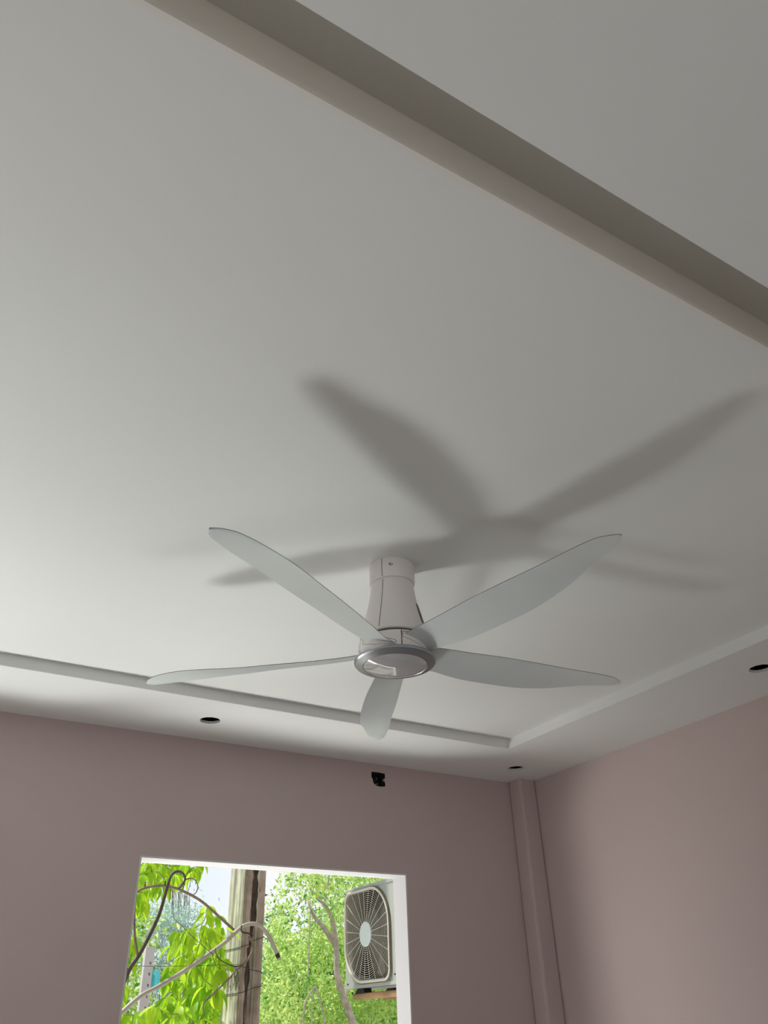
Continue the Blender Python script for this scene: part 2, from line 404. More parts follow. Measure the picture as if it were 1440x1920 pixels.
# ------------------------------------------------------------------ socket box and cables in the back wall
cx = sum(p[0] for p in SOCK) / len(SOCK); cz = sum(p[1] for p in SOCK) / len(SOCK)
bx = tag(empty('socket_box', survey(cx, YB + .04, cz)), 'open black socket hole with bare wires, high on the back wall', 'socket hole')
def rel(o, root):
    return Vector(o) - root.location
b0 = survey(cx - .042, YB + .010, cz - .042) - bx.location; b1 = survey(cx + .042, YB + .062, cz + .042) - bx.location
g = MB(); t = .003
g.box((b0.x, b1.y - t, b0.z), (b1.x, b1.y, b1.z)); g.box((b0.x, b0.y, b0.z), (b0.x + t, b1.y - t, b1.z)); g.box((b1.x - t, b0.y, b0.z), (b1.x, b1.y - t, b1.z))
g.box((b0.x + t, b0.y, b0.z), (b1.x - t, b1.y - t, b0.z + t)); g.box((b0.x + t, b0.y, b1.z - t), (b1.x - t, b1.y - t, b1.z))
g.obj('box_shell', M['dark'], bx)
M['wire'] = mat('cable_grey', (0.42, 0.42, 0.40), 0.5)
for pts in ([(-.020, .02, -.028), (-.012, -.012, -.020), (.002, -.020, -.012), (.014, -.016, -.011), (.020, .02, -.004)],
            [(.006, .02, .03), (.004, -.008, .022), (.008, -.014, .016), (.012, .02, .012)]):
    MB().tube(spline(pts, 6), .0016, 6).obj('cable', M['wire'], bx)
p = survey(1.898 + sx, YB + .006, .922 + sz) - bx.location
MB().box((p.x - .006, -.045, p.z - .006), (p.x + .001, -.03, p.z + .006)).obj('mounting_ear', M['wire'], bx)

#@@OUTSIDE@@
# ------------------------------------------------------------------ outside: ground and facade
XO = survey(0, YB + WT, 0).y                    # outer face of the back wall (metres)
gnd = plate(rect(-30, XO + .002, 30, 40), [], lambda u, v, w: Vector((u, v, -.06 + w)), .05).obj('ground', mat('paving_grey', (.24, .23, .20), .9, noise=.25, nscale=1.5)); gnd['kind'] = 'structure'

def leafmat(name, c1, c2, tr=0.5, rough=.45):
    m = bpy.data.materials.new(name); m.use_nodes = True; nt = m.node_tree; nt.nodes.clear()
    out = nt.nodes.new('ShaderNodeOutputMaterial'); mx = nt.nodes.new('ShaderNodeMixShader'); mx.inputs[0].default_value = tr
    p = nt.nodes.new('ShaderNodeBsdfPrincipled'); p.inputs['Roughness'].default_value = rough; p.inputs['Specular IOR Level'].default_value = .35
    t = nt.nodes.new('ShaderNodeBsdfTranslucent')
    at = nt.nodes.new('ShaderNodeAttribute'); at.attribute_name = 'tint'
    oi = nt.nodes.new('ShaderNodeObjectInfo')
    ad = nt.nodes.new('ShaderNodeMath'); ad.operation = 'ADD'
    nt.links.new(at.outputs['Fac'], ad.inputs[0]); nt.links.new(oi.outputs['Random'], ad.inputs[1])
    fr = nt.nodes.new('ShaderNodeMath'); fr.operation = 'FRACT'; nt.links.new(ad.outputs[0], fr.inputs[0])
    r = nt.nodes.new('ShaderNodeValToRGB'); r.color_ramp.elements[0].color = (*c1, 1); r.color_ramp.elements[1].color = (*c2, 1)
    nt.links.new(fr.outputs[0], r.inputs[0])
    for s_ in (p.inputs['Base Color'], t.inputs['Color']): nt.links.new(r.outputs[0], s_)
    nt.links.new(p.outputs[0], mx.inputs[1]); nt.links.new(t.outputs[0], mx.inputs[2]); nt.links.new(mx.outputs[0], out.inputs[0])
    return m
M['leaf_near'] = leafmat('leaf_yellow_green', (.20, .46, .015), (.54, .76, .04), .55)
M['leaf_mid'] = leafmat('leaf_fresh_green', (.09, .33, .05), (.72, .87, .28), .5)
M['leaf_deep'] = leafmat('leaf_deep_green', (.02, .11, .04), (.25, .52, .17), .45)
M['leaf_far'] = leafmat('leaf_far_haze', (.30, .48, .42), (.66, .78, .70), .4)  # distance haze put into the leaf colour
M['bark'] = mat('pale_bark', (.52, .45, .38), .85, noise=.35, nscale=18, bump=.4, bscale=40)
M['bark_far'] = mat('far_bark_haze', (.34, .37, .40), .9, noise=.2, nscale=10)  # bark tinted blue-grey with the same haze
M['vine'] = mat('dark_vine_bark', (.075, .052, .04), .6, noise=.4, nscale=30, bump=.3, bscale=80)
M['vine_pale'] = mat('pale_vine_bark', (.20, .155, .10), .65, noise=.35, nscale=40, bump=.3, bscale=90)
M['stem'] = mat('green_stem', (.20, .28, .06), .6, noise=.2, nscale=20)
M['conduit'] = mat('grey_conduit', (.36, .335, .29), .5, noise=.12, nscale=14)
M['tape'] = mat('black_tape', (.012, .012, .012), .45)
M['tie'] = mat('tie_wire_black', (.02, .018, .016), .6)
M['acwhite'] = mat('aged_white_metal', (.35, .385, .36), .42, noise=.07, nscale=5)
M['accream'] = mat('grille_cream', (.60, .585, .50), .45, noise=.05, nscale=9)
M['acdark'] = mat('condenser_dark', (.02, .02, .016), .7)
M['acblade'] = mat('ac_fan_blade', (.07, .07, .065), .5)
M['rubber'] = mat('rubber_black', (.015, .015, .015), .7)
M['board'] = mat('brown_timber', (.42, .26, .13), .75, noise=.35, nscale=9, bump=.4, bscale=50)
M['print'] = mat('blue_grey_print', (.12, .19, .20), .5)

# ------------------------------------------------------------------ concrete pole
def pole_mat(name, c1, c2):
    m = mat(name, c1, .9, noise=.28, nscale=9, color2=c2, bump=.5, bscale=70)
    nt = m.node_tree; b = nt.nodes['Principled BSDF']
    src = b.inputs['Base Color'].links[0].from_socket
    tc_ = nt.nodes.new('ShaderNodeTexCoord'); mp = nt.nodes.new('ShaderNodeMapping'); mp.inputs['Scale'].default_value = (16, 16, 1.1)
    n = nt.nodes.new('ShaderNodeTexNoise'); n.inputs['Scale'].default_value = 1.0; n.inputs['Detail'].default_value = 5
    r = nt.nodes.new('ShaderNodeValToRGB'); r.color_ramp.elements[0].position = .40; r.color_ramp.elements[1].position = .56
    r.color_ramp.elements[0].color = (0.10, 0.085, 0.07, 1); r.color_ramp.elements[1].color = (1, 1, 1, 1)
    mx = nt.nodes.new('ShaderNodeMix'); mx.data_type = 'RGBA'; mx.blend_type = 'MULTIPLY'; mx.inputs[0].default_value = .65
    nt.links.new(tc_.outputs['Object'], mp.inputs[0]); nt.links.new(mp.outputs[0], n.inputs['Vector']); nt.links.new(n.outputs['Fac'], r.inputs[0])
    nt.links.new(src, mx.inputs[6]); nt.links.new(r.outputs[0], mx.inputs[7]); nt.links.new(mx.outputs[2], b.inputs['Base Color'])
    return m
M['pole'] = pole_mat('pole_concrete', (.68, .69, .56), (.48, .49, .38))
M['pole_front'] = pole_mat('pole_stained_shaded', (.42, .37, .30), (.24, .20, .16))  # front face darker: brown staining, plus its shade put into the colour
M['pole_stain'] = mat('pole_moss_stain', (.06, .05, .038), .95, noise=.5, nscale=25, bump=.5, bscale=80)
PYF = 5.0
pA = at_y(457, 1700, PYF); pB = at_y(497, 1700, PYF)
pole = tag(empty('utility_pole', (pA.x, PYF, -.05)), 'weathered square concrete pole with dark stained groove, outside the window', 'pole')
pw = pB.x - pA.x; pd = at_x(427.5, 1700, pA.x).y - PYF; c = .008
sec = [(0, c), (c, 0), (pw * .34, 0), (pw * .38, .014), (pw * .62, .014), (pw * .66, 0), (pw - c, 0), (pw, c), (pw, pd - c), (pw - c, pd), (c, pd), (0, pd - c)]
g = MB(); V = []
NZ = 24
for i in range(NZ + 1):
    z = 6.2 * i / NZ
    k_ = 1.0 + .05 * (1 - z / 2.2)
    V += [((x - pw / 2) * k_ + pw / 2, (y - pd / 2) * k_ + pd / 2, z) for x, y in sec]
n = len(sec)
F = [(i * n + k, i * n + (k + 1) % n, (i + 1) * n + (k + 1) % n, (i + 1) * n + k) for i in range(NZ) for k in range(n)]
F += [tuple(range(n - 1, -1, -1)), tuple(NZ * n + k for k in range(n))]
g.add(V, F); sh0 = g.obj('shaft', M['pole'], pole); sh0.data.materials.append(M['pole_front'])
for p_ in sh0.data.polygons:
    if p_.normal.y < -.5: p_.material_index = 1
# the moss-dark run-off crust that follows the groove, ragged edges
g = MB(); V = []; F = []; NS = 90
for i in range(NS + 1):
    z = 1.3 + 3.6 * i / NS; q = z - 1.5
    ctr = pw * (.44 + .03 * math.sin(z * 3.1) + .02 * math.sin(z * 11)) + (-.012 if z < 2.05 else .004)
    hw = (.0165 + .006 * math.sin(z * 17 + 1) + .005 * math.sin(z * 41)) * (1.5 if z > 2.32 else (.75 if z < 2.1 else 1.0))
    for x in (ctr - hw, ctr - hw * .3, ctr + hw * .4, ctr + hw): 
        fx_ = x / pw
        y = 0 if fx_ < .34 or fx_ > .66 else (.014 if .38 <= fx_ <= .62 else .007)
        k_ = 1.0 + .05 * (1 - z / 2.2)
        V.append(((x - pw / 2) * k_ + pw / 2, (y - pd / 2) * k_ + pd / 2 - .0025, z + .05))
for i in range(NS):
    for k in range(3):
        q = i * 4 + k; F.append((q, q + 1, q + 5, q + 4))
g.add(V, F); st_ = g.obj('stain_crust', M['pole_stain'], pole); st_['label'] = 'black mossy run-off streak'
tag(pole)

def P(px, py, Y): return at_y(px, py, Y)
def pathP(lst, n=6):           # [(px, py, Y)]
    return [Vector(p) for p in spline([tuple(P(*q)) for q in lst], n)]
def strand(name, lst, r, m, label=None, cat=None, parent=None, group=None, n=6, sides=8):
    pts = pathP(lst, n)
    if isinstance(r, tuple): r = [r[0] + (r[1] - r[0]) * i / (len(pts) - 1) for i in range(len(pts))]
    o = MB().tube(pts, r, sides).obj(name, m, parent, smooth=True)
    if label: tag(o, label, cat, group)
    return o
# grey conduit tied to the pole, taped end
YC = 4.955
root = tag(empty('conduit_pipe', P(450, 1740, YC)), 'pale grey bent conduit pipe tied to the pole, black tape near its open end', 'pipe')
def child_of(o, r): o.parent = r; o.matrix_parent_inverse = Matrix.Translation(-r.location); return o
child_of(strand('tube', [(150, 1962, 4.45), (190, 1930, 4.5), (222, 1904, 4.55), (262, 1869, 4.6), (300, 1848, 4.66), (360, 1811, 4.77), (420, 1768, 4.88), (447, 1743, YC - .03), (462, 1734, YC - .02), (480, 1733, YC - .02), (497, 1745, YC), (511, 1768, YC), (521.5, 1794, YC)], .0115, M['conduit'], n=8, sides=12), root)
e1 = P(519.2, 1787.5, YC); e2 = P(522.2, 1795.5, YC); e3 = P(523.6, 1799, YC)
child_of(MB().tube([e1, e2], .0126, 14).obj('tape_wrap', M['tape'], smooth=True), root)
child_of(MB().tube([e2, e3], .0112, 14).obj('open_end', M['conduit'], smooth=True), root)
d_ = (e3 - e2).normalized()
child_of(MB().tube([e3 - d_ * .001, e3 + d_ * .0006], .008, 14).obj('bore', M['dark']), root)

# bare vines
vt = tag(empty('forked_vine', P(232, 1843, 4.35)), 'dark bare forked vine with a hooked loop at its top, left in the window', 'vine')
child_of(strand('main_stem', [(205, 1905, 4.35), (222, 1868, 4.35), (234, 1838, 4.35), (246, 1812, 4.35), (260, 1792, 4.36), (280, 1755, 4.37), (298, 1716, 4.37), (309, 1680, 4.37), (316, 1655, 4.37), (322, 1640, 4.38), (332, 1634, 4.39), (343, 1638, 4.40), (347, 1648, 4.41), (342, 1659, 4.42), (333, 1667, 4.43)], (.0115, .0052), M['vine'], n=8), vt)
child_of(strand('side_stem', [(259, 1794, 4.36), (255.5, 1778, 4.36), (252.5, 1750, 4.36), (252, 1715, 4.36), (253.5, 1690, 4.36), (254.5, 1676, 4.36)], (.0072, .0048), M['vine_pale'], n=6), vt)
child_of(strand('stub', [(241, 1822, 4.35), (237, 1814, 4.35), (236, 1806, 4.35)], (.006, .003), M['vine'], n=4), vt)
va = tag(empty('arching_vine', P(438, 1742, 4.93)), 'long arching bare vine running from the left jamb to the pole', 'vine')
child_of(strand('main_stem', [(246, 1681, 4.42), (254, 1674, 4.42), (272, 1665, 4.45), (300, 1660.5, 4.5), (325, 1664, 4.55), (350, 1674, 4.62), (375, 1688, 4.7), (398, 1707, 4.8), (420, 1727, 4.9), (438, 1743, 4.955)], (.0062, .0075), M['vine_pale'], n=6), va)
for pts in ([(271, 1665, 4.45), (272, 1660, 4.45), (273, 1654, 4.45)], [(309, 1661, 4.51), (310, 1655, 4.51), (309.5, 1652, 4.51)]):
    child_of(strand('stub', pts, (.004, .003), M['vine'], n=3), va)
child_of(strand('curl', [(333, 1667, 4.58), (342, 1655, 4.59), (350, 1649, 4.6), (360, 1647, 4.61), (368, 1653, 4.62), (371, 1664, 4.63), (367, 1674, 4.64), (359, 1679, 4.66)], (.0034, .0028), M['vine_pale'], n=6), va)
child_of(strand('curl', [(342, 1671, 4.6), (345, 1660, 4.6), (347, 1650, 4.6), (356, 1646, 4.6)], (.003, .002), M['vine'], n=5), va)
child_of(strand('curl', [(351, 1675, 4.63), (356, 1660, 4.63), (357.5, 1645, 4.62), (355, 1628, 4.6)], (.0018, .0014), M['vine'], n=5), va)
rt = MB()
for i in range(34):
    x = random.uniform(318, 356); y = 1664 + (x - 318) * .38 + random.uniform(0, 3); L_ = random.uniform(10, 46)
    w = random.uniform(-4, 4)
    rt.tube(pathP([(x, y, 4.6), (x + w * .4 + random.uniform(-1, 1), y + L_ * .5, 4.6), (x + w, y + L_, 4.6)], 3), .0009, 4)
child_of(rt.obj('hanging_rootlets', M['vine_pale']), va)['kind'] = 'stuff'
vb = tag(empty('rooted_vine', P(455, 1810, 4.95)), 'brown vine stub curling over the pole, thin rootlets hanging below', 'vine')
child_of(strand('main_stem', [(467, 1756, 4.97), (473, 1766, 4.955), (475, 1777, 4.95), (471, 1789, 4.95), (462, 1802, 4.95), (452, 1812, 4.945), (442, 1820, 4.93), (428, 1836, 4.88), (412, 1852, 4.82), (397, 1866, 4.76), (384, 1879, 4.72), (381, 1888, 4.72), (383, 1902, 4.72)], (.0085, .0042), M['vine_pale'], n=7), vb)
child_of(strand('side_stem', [(456, 1808, 4.94), (444, 1812, 4.93), (430, 1809, 4.9), (414, 1800, 4.86), (405, 1788, 4.82), (404, 1778, 4.8)], (.004, .0022), M['vine'], n=6), vb)
child_of(strand('side_stem', [(414, 1800, 4.86), (395, 1786, 4.8), (362, 1757, 4.75), (338, 1733, 4.7), (326, 1721, 4.68), (325, 1700, 4.66)], (.0018, .0012), M['vine'], n=6), vb)
rt = MB()
for i in range(26):
    x = random.uniform(428, 452); y = 1834 - (x - 428) * .75; L_ = random.uniform(14, 46)
    rt.tube(pathP([(x, y, 4.93), (x + random.uniform(-4, 3), y + L_ * .5, 4.92), (x + random.uniform(-6, 5), y + L_, 4.925)], 3), .0009, 4)
child_of(rt.obj('hanging_rootlets', M['vine']), vb)['kind'] = 'stuff'
# binding wires round the pole
def tie(z_px, slope, label):
    zc = P(470, z_px, PYF).z; k_ = 1.0 + .05 * (1 - (zc + .05) / 2.2); e = .003
    x0 = pA.x + pw / 2 - pw / 2 * k_ - e; x1 = pA.x + pw / 2 + pw / 2 * k_ + e; y0 = PYF + pd / 2 - pd / 2 * k_ - e; y1 = PYF + pd / 2 + pd / 2 * k_ + e
    loop = [(x0, y0, zc), (x0 + pw * .3, y0 - .002, zc + slope * .2), ((x0 + x1) / 2, y0 - .002, zc + slope * .6), (x1, y0, zc + slope), (x1, y1, zc + slope), (x0, y1, zc), (x0, y0, zc)]
    g = MB(); g.tube(loop, .0019, 6)
    ex = Vector((x1, y0, zc + slope))
    g.tube(spline([tuple(ex), (ex.x + .03, ex.y, ex.z - .02), (ex.x + .05, ex.y, ex.z - .035)], 4), .0014, 5)
    tag(g.obj('binding_wire', M['tie']), label, 'wire')
tie(1776, .055, 'topmost black binding wire twisted round the concrete pole')
tie(1812, -.03, 'middle black binding wire round the concrete pole beside the vine stub')
tie(1862, .035, 'lowest black binding wire round the concrete pole with loose end')
strand('tie_knot', [(453, 1735, 4.925), (452, 1742, 4.92), (455, 1748, 4.93), (466, 1750, 4.95), (474, 1754, 4.97)], .0042, M['tie'], 'black knotted tie holding the conduit pipe against the pole', 'tie', n=6)
strand('span_wire', [(150, 1811, 4.72), (232, 1811, 4.74), (320, 1811.5, 4.86), (420, 1809.5, 4.96), (450, 1808, 4.99)], .0012, M['tie'], 'thin black wire stretched level from the left jamb to the pole', 'wire', sides=5)

# ------------------------------------------------------------------ leafy plants near the window: every leaf a part
def leaf_mesh(name, L, W, fold, droop, m):
    n = 6; V = []; F = []
    for i in range(n + 1):
        t = i / n; w = W / 2 * (math.sin(math.pi * t ** .85) ** .8) * (1 if 0 < i < n else .05)
        z = -droop * L * t * t
        x = L * t * (1 - .12 * droop * t)
        V += [(x, -w, z + fold * w), (x, 0, z), (x, w, z + fold * w)]
    for i in range(n):
        for k in (0, 1):
            q = i * 3 + k; F.append((q, q + 3, q + 4, q + 1))
    return mesh(name, V, F, m, smooth=True)
LEAF = [leaf_mesh('leaf', 1.0, .34, .35, .35, M['leaf_near']), leaf_mesh('leaf', 1.0, .40, .25, .55, M['leaf_near']), leaf_mesh('leaf', 1.0, .29, .45, .20, M['leaf_near'])]
def whorl(parent, node, n, size, droop=(.2, 1.0), az0=None):
    """a ring of n leaves round a twig tip"""
    a0 = random.uniform(0, 6.28) if az0 is None else az0
    for k in range(n):
        az = a0 + 2 * math.pi * k / n + random.uniform(-.35, .35)
        pitch = random.uniform(*droop)
        o = link('leaf', random.choice(LEAF), parent)
        R_ = Matrix.Rotation(az, 4, 'Z') @ Matrix.Rotation(pitch, 4, 'Y') @ Matrix.Rotation(random.uniform(-.9, .9), 4, 'X')
        s_ = size * random.uniform(.75, 1.2)
        st = Vector((math.cos(az), math.sin(az), -.2)) * size * .12
        o.matrix_local = Matrix.Translation(node - parent.location + st) @ R_ @ Matrix.Scale(s_, 4)
def in_poly(x, y, poly):
    c_ = False; j = len(poly) - 1
    for i in range(len(poly)):
        xi, yi = poly[i]; xj, yj = poly[j]
        if (yi > y) != (yj > y) and x < (xj - xi) * (y - yi) / (yj - yi) + xi: c_ = not c_
        j = i
    return c_
def shrub(name, label, cat, base, poly, Yr, count, size, droop, nleaf=(4, 7), mind=13, hang=None):
    root = tag(empty(name, base), label, cat)
    bb = (min(p[0] for p in poly), max(p[0] for p in poly), min(p[1] for p in poly), max(p[1] for p in poly))
    nodes = []; tries = 0; leaves = 0
    while leaves < count and tries < 6000:
        tries += 1
        x = random.uniform(bb[0], bb[1]); y = random.uniform(bb[2], bb[3])
        if not in_poly(x, y, poly) or any((x - a) ** 2 + (y - b) ** 2 < mind ** 2 for a, b, _ in nodes): continue
        Y = random.uniform(*Yr); nodes.append((x, y, Y)); k = random.randint(*nleaf); leaves += k
        whorl(root, P(x, y, Y), k, size, droop)
    nodes.sort(key=lambda q: q[1]); st = MB()
    tips = [P(*q) for q in nodes]
    for i, t_ in enumerate(tips):
        # each twig joins the nearest lower (or, for a hanging branch, higher) node, else runs on towards the base
        cand = [u for u in tips if (u.z < t_.z - .03 if not hang else u.z > t_.z + .03)]
        if cand:
            u = min(cand, key=lambda u: (u - t_).length); mid = (u + t_) / 2 + Vector((0, 0, -.015 if not hang else .02))
            st.tube([u, mid, t_], [.0032, .0026, .002], 5)
        else:
            b_ = Vector(base); mid = b_.lerp(t_, .5) + Vector((0, 0, .05))
            st.tube([b_, mid, t_], [.012, .008, .0035], 6)
    o = st.obj('twigs', M['stem'], root); o.location = -root.location
    return root
shrub('leafy_shrub', 'bright yellow-green broad-leaved shrub beside the concrete pole, below the arching vine', 'shrub', tuple(Vector((P(370, 1990, 5.3).x, 5.3, -.05))),
      [(345, 1700), (385, 1690), (424, 1715), (418, 1790), (410, 1930), (230, 1935), (232, 1905), (290, 1868), (320, 1835), (325, 1790), (315, 1765)], (4.95, 5.6), 290, .106, (.35, 1.25), mind=10)
shrub('hanging_branch', 'overhanging leafy branch with drooping yellow-green leaves in the top left of the window', 'branch', tuple(P(215, 1520, 5.0)),
      [(225, 1590), (340, 1600), (378, 1612), (372, 1640), (345, 1640), (330, 1662), (300, 1672), (285, 1700), (255, 1690), (240, 1660)], (4.7, 5.4), 200, .088, (.6, 1.4), mind=8, hang=True)
shrub('pole_shrub', 'dense hanging yellow-green leaves close against the left side of the concrete pole', 'shrub', tuple(Vector((P(390, 1990, 5.9).x, 5.9, -.05))),
      [(330, 1750), (400, 1735), (432, 1760), (425, 1935), (285, 1935), (300, 1860)], (5.8, 6.4), 290, .125, (.5, 1.35), mind=9)
shrub('jamb_shrub', 'low yellow-green leafy shrub at the bottom left jamb under the conduit pipe', 'shrub', tuple(Vector((P(240, 1990, 5.0).x, 5.0, -.05))),
      [(205, 1830), (250, 1825), (262, 1850), (275, 1940), (200, 1950)], (4.75, 5.2), 70, .105, (.5, 1.3), mind=11)
shrub('side_shrub', 'sparse pale green leaves beside the left jamb behind the forked vine', 'shrub', tuple(Vector((P(225, 1990, 6.2).x, 6.2, -.05))),
      [(236, 1730), (262, 1690), (275, 1700), (262, 1760), (245, 1800), (225, 1800)], (6.0, 6.5), 36, .12, (.5, 1.3), mind=13)

# ------------------------------------------------------------------ background trees
def foliage_mesh(name, centers, per, spread, size, m, aspect=.42):
    C = np.repeat(np.array(centers), per, 0); n = len(C)
    C = C + rng.normal(0, 1, (n, 3)) * spread
    s_ = size * rng.uniform(.6, 1.3, n)
    az = rng.uniform(0, 2 * np.pi, n); pt = rng.uniform(-.3, 1.3, n)
    d = np.stack([np.cos(az) * np.cos(pt), np.sin(az) * np.cos(pt), -np.sin(pt)], 1)
    rnd = rng.normal(0, 1, (n, 3)); w = np.cross(d, rnd); w /= np.linalg.norm(w, axis=1)[:, None]
    nn = np.cross(d, w)
    a = C; tip = C + d * s_[:, None]; mid = C + d * (s_ * .5)[:, None]
    l = mid + w * (s_ * aspect * .5)[:, None] + nn * (s_ * .08)[:, None]; r = mid - w * (s_ * aspect * .5)[:, None] + nn * (s_ * .08)[:, None]
    V = np.stack([a, l, tip, r], 1).reshape(-1, 3)
    me = bpy.data.meshes.new(name)
    me.vertices.add(4 * n); me.vertices.foreach_set('co', V.ravel())
    idx = (np.arange(n)[:, None] * 4 + np.array([0, 1, 2, 0, 2, 3])).ravel()
    me.loops.add(6 * n); me.loops.foreach_set('vertex_index', idx)
    me.polygons.add(2 * n); me.polygons.foreach_set('loop_start', np.arange(2 * n) * 3); me.polygons.foreach_set('loop_total', np.full(2 * n, 3))
    at = me.attributes.new('tint', 'FLOAT', 'POINT'); cl = np.repeat(np.clip(.55 * rng.beta(1.3, 1.3, n) + .45 * np.repeat(rng.uniform(0, 1, len(centers)), per), 0, .999), 4); at.data.foreach_set('value', cl.astype(np.float32))
    me.materials.append(m); me.update(); me.validate()
    return me
def tree(name, label, base, trunks, crowns, leaf, m, bark, per=60, spread=.16):
    root = tag(empty(name, base), label, 'tree')
    for nm, pts, r in trunks:
        o = strand(nm, pts, r, bark, n=6, sides=9); child_of(o, root)
    cs = []
    for c0, rad, num, cut in crowns:
        c0 = np.array(c0); k = 0
        while k < num:
            p = rng.uniform(-1, 1, 3)
            if not .12 < (p @ p) < 1 : continue
            q = c0 + p * np.array(rad)
            if q[2] < .3 or (cut and cut(q)): continue
            cs.append(q); k += 1
    o = link('foliage', foliage_mesh('foliage', cs, per, spread, leaf, m), root); o.matrix_parent_inverse = Matrix.Translation(-root.location)
    o['kind'] = 'stuff'
    return root
YT = 9.0
t1b = P(668, 1960, YT)
tree('shade_tree', 'fresh green tree with a pale forked trunk, between the pole and the outdoor unit', (t1b.x, YT, -.05),
     [('trunk', [(700, 2330, YT), (676, 1990, YT), (655, 1900, YT), (640, 1860, YT), (632, 1825, YT), (631, 1790, YT), (630, 1765, YT)], (.046, .032)),
      ('branch', [(630, 1768, YT), (626, 1745, YT - .02), (622, 1722, YT - .05), (617, 1710, YT - .05), (607, 1695, YT - .05), (590, 1680, YT), (578, 1660, YT)], (.036, .010)),
      ('branch', [(630, 1772, YT), (618, 1755, YT - .1), (605, 1737, YT - .15), (592, 1722, YT - .15), (583, 1706, YT - .2), (578, 1690, YT - .2)], (.034, .010)),
      ('branch', [(612, 1702, YT - .05), (608, 1690, YT), (612, 1675, YT), (616, 1650, YT), (617, 1620, YT)], (.02, .008)),
      ('branch', [(644, 1870, YT), (652, 1845, YT + .2), (660, 1800, YT + .3), (662, 1760, YT + .3)], (.035, .012)),
      ('branch', [(590, 1680, YT), (570, 1686, YT - .1), (548, 1700, YT - .2)], (.012, .005))],
     [(tuple(P(640, 1690, YT + .9)), (2.2, .8, 1.45), 140, lambda q: q[1] < YT + .28 or q[0] < P(506, 1700, q[1]).x), (tuple(P(560, 1850, YT + 1.0)), (1.4, .8, .8), 130, lambda q: q[1] < YT + .3 or q[0] < P(500, 1800, q[1]).x), (tuple(P(640, 1650, YT - .5)), (1.6, .35, .5), 38, lambda q: q[0] < P(510, 1700, q[1]).x), (tuple(P(530, 1860, YT - .5)), (.5, .3, .4), 8, lambda q: q[0] < P(500, 1800, q[1]).x)],
     .068, M['leaf_mid'], M['bark'], per=60, spread=.09)
ta = tag(empty('aerial_roots', P(590, 1860, YT - .9)), 'pale thin aerial roots hanging and drooping in front of the forked tree', 'roots')
for pts, r in (([(582, 1690, 8.1), (581, 1740, 8.1), (579, 1790, 8.1), (577, 1830, 8.1)], .006), ([(592, 1850, 8.1), (578, 1868, 8.1), (570, 1890, 8.1), (567, 1950, 8.1)], .008),
               ([(592, 1850, 8.1), (584, 1880, 8.1), (586, 1950, 8.1)], .006), ([(592, 1850, 8.1), (601, 1880, 8.1), (608, 1910, 8.1), (606, 1950, 8.1)], .006), ([(560, 1750, 8.1), (572, 1742, 8.1), (582, 1750, 8.1)], .004)):
    child_of(strand('root_strand', pts, r, M['bark'], n=6, sides=6), ta)
t2b = P(715, 1960, 12.2)
tree('twin_trunk_tree', 'tree with two slim grey trunks standing behind the outdoor unit', (t2b.x, 12.2, -.05),
     [('trunk', [(694, 2300, 12.2), (693, 1960, 12.2), (695, 1900, 12.2), (697, 1860, 12.2), (700, 1780, 12.2)], (.06, .04)), ('trunk', [(684, 2300, 12.3), (686, 1960, 12.3), (688, 1905, 12.3), (684, 1870, 12.3), (682, 1800, 12.3)], (.04, .03))],
     [(tuple(P(735, 1890, 12.2)), (1.1, .8, .55), 60, None), (tuple(P(740, 1690, 12.4)), (1.3, .8, .8), 70, None), (tuple(P(690, 1905, 12.5)), (.9, .6, .4), 40, None)],
     .09, M['leaf_mid'], M['bark'], per=55, spread=.13)
hb = P(540, 1960, 14.9)
tree('deep_green_tree', 'deep green tree filling the space low behind the forked tree', (hb.x, 14.9, -.05),
     [('trunk', [(545, 2250, 14.9), (547, 1950, 14.9), (540, 1850, 14.9)], (.10, .05))],
     [(tuple(P(590, 1880, 14.9)), (2.6, .9, 1.0), 300, lambda q: q[0] < P(500, 1800, q[1]).x), (tuple(P(650, 1730, 15.0)), (2.2, .8, .9), 50, lambda q: q[0] < P(505, 1800, q[1]).x)],
     .10, M['leaf_deep'], M['bark'], per=60, spread=.16)
fb = P(320, 1960, 17)
tw = []
for k in range(22):
    x0 = 320 + k * 3.2 - 34; lean = (x0 - 318) * random.uniform(.6, 1.6)
    tw.append(('branch', [(x0, 1990, 17), (x0 + lean * .4, 1880, 17 + random.uniform(-.4, .4)), (x0 + lean * .8, 1800, 17), (x0 + lean * 1.1 + random.uniform(-4, 4), 1735, 17)], (.012, .004)))
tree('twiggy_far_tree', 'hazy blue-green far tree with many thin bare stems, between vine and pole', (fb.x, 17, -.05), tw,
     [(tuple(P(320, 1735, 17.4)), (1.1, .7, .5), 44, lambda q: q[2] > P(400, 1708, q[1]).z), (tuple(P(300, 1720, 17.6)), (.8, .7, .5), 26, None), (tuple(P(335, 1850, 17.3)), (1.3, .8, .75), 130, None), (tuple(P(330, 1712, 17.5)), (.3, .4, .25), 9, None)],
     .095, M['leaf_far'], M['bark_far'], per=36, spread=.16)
lb = P(240, 1960, 10)
tree('left_tree', 'mid green tree close to the left jamb behind the forked vine', (lb.x, 10, -.05),
     [('trunk', [(225, 2280, 10), (228, 1950, 10), (232, 1850, 10)], (.07, .04))],
     [(tuple(P(225, 1760, 10)), (.45, .5, .9), 50, None), (tuple(P(225, 1905, 10.6)), (.5, .5, .5), 30, None)],
     .08, M['leaf_mid'], M['bark'], per=40, spread=.12)
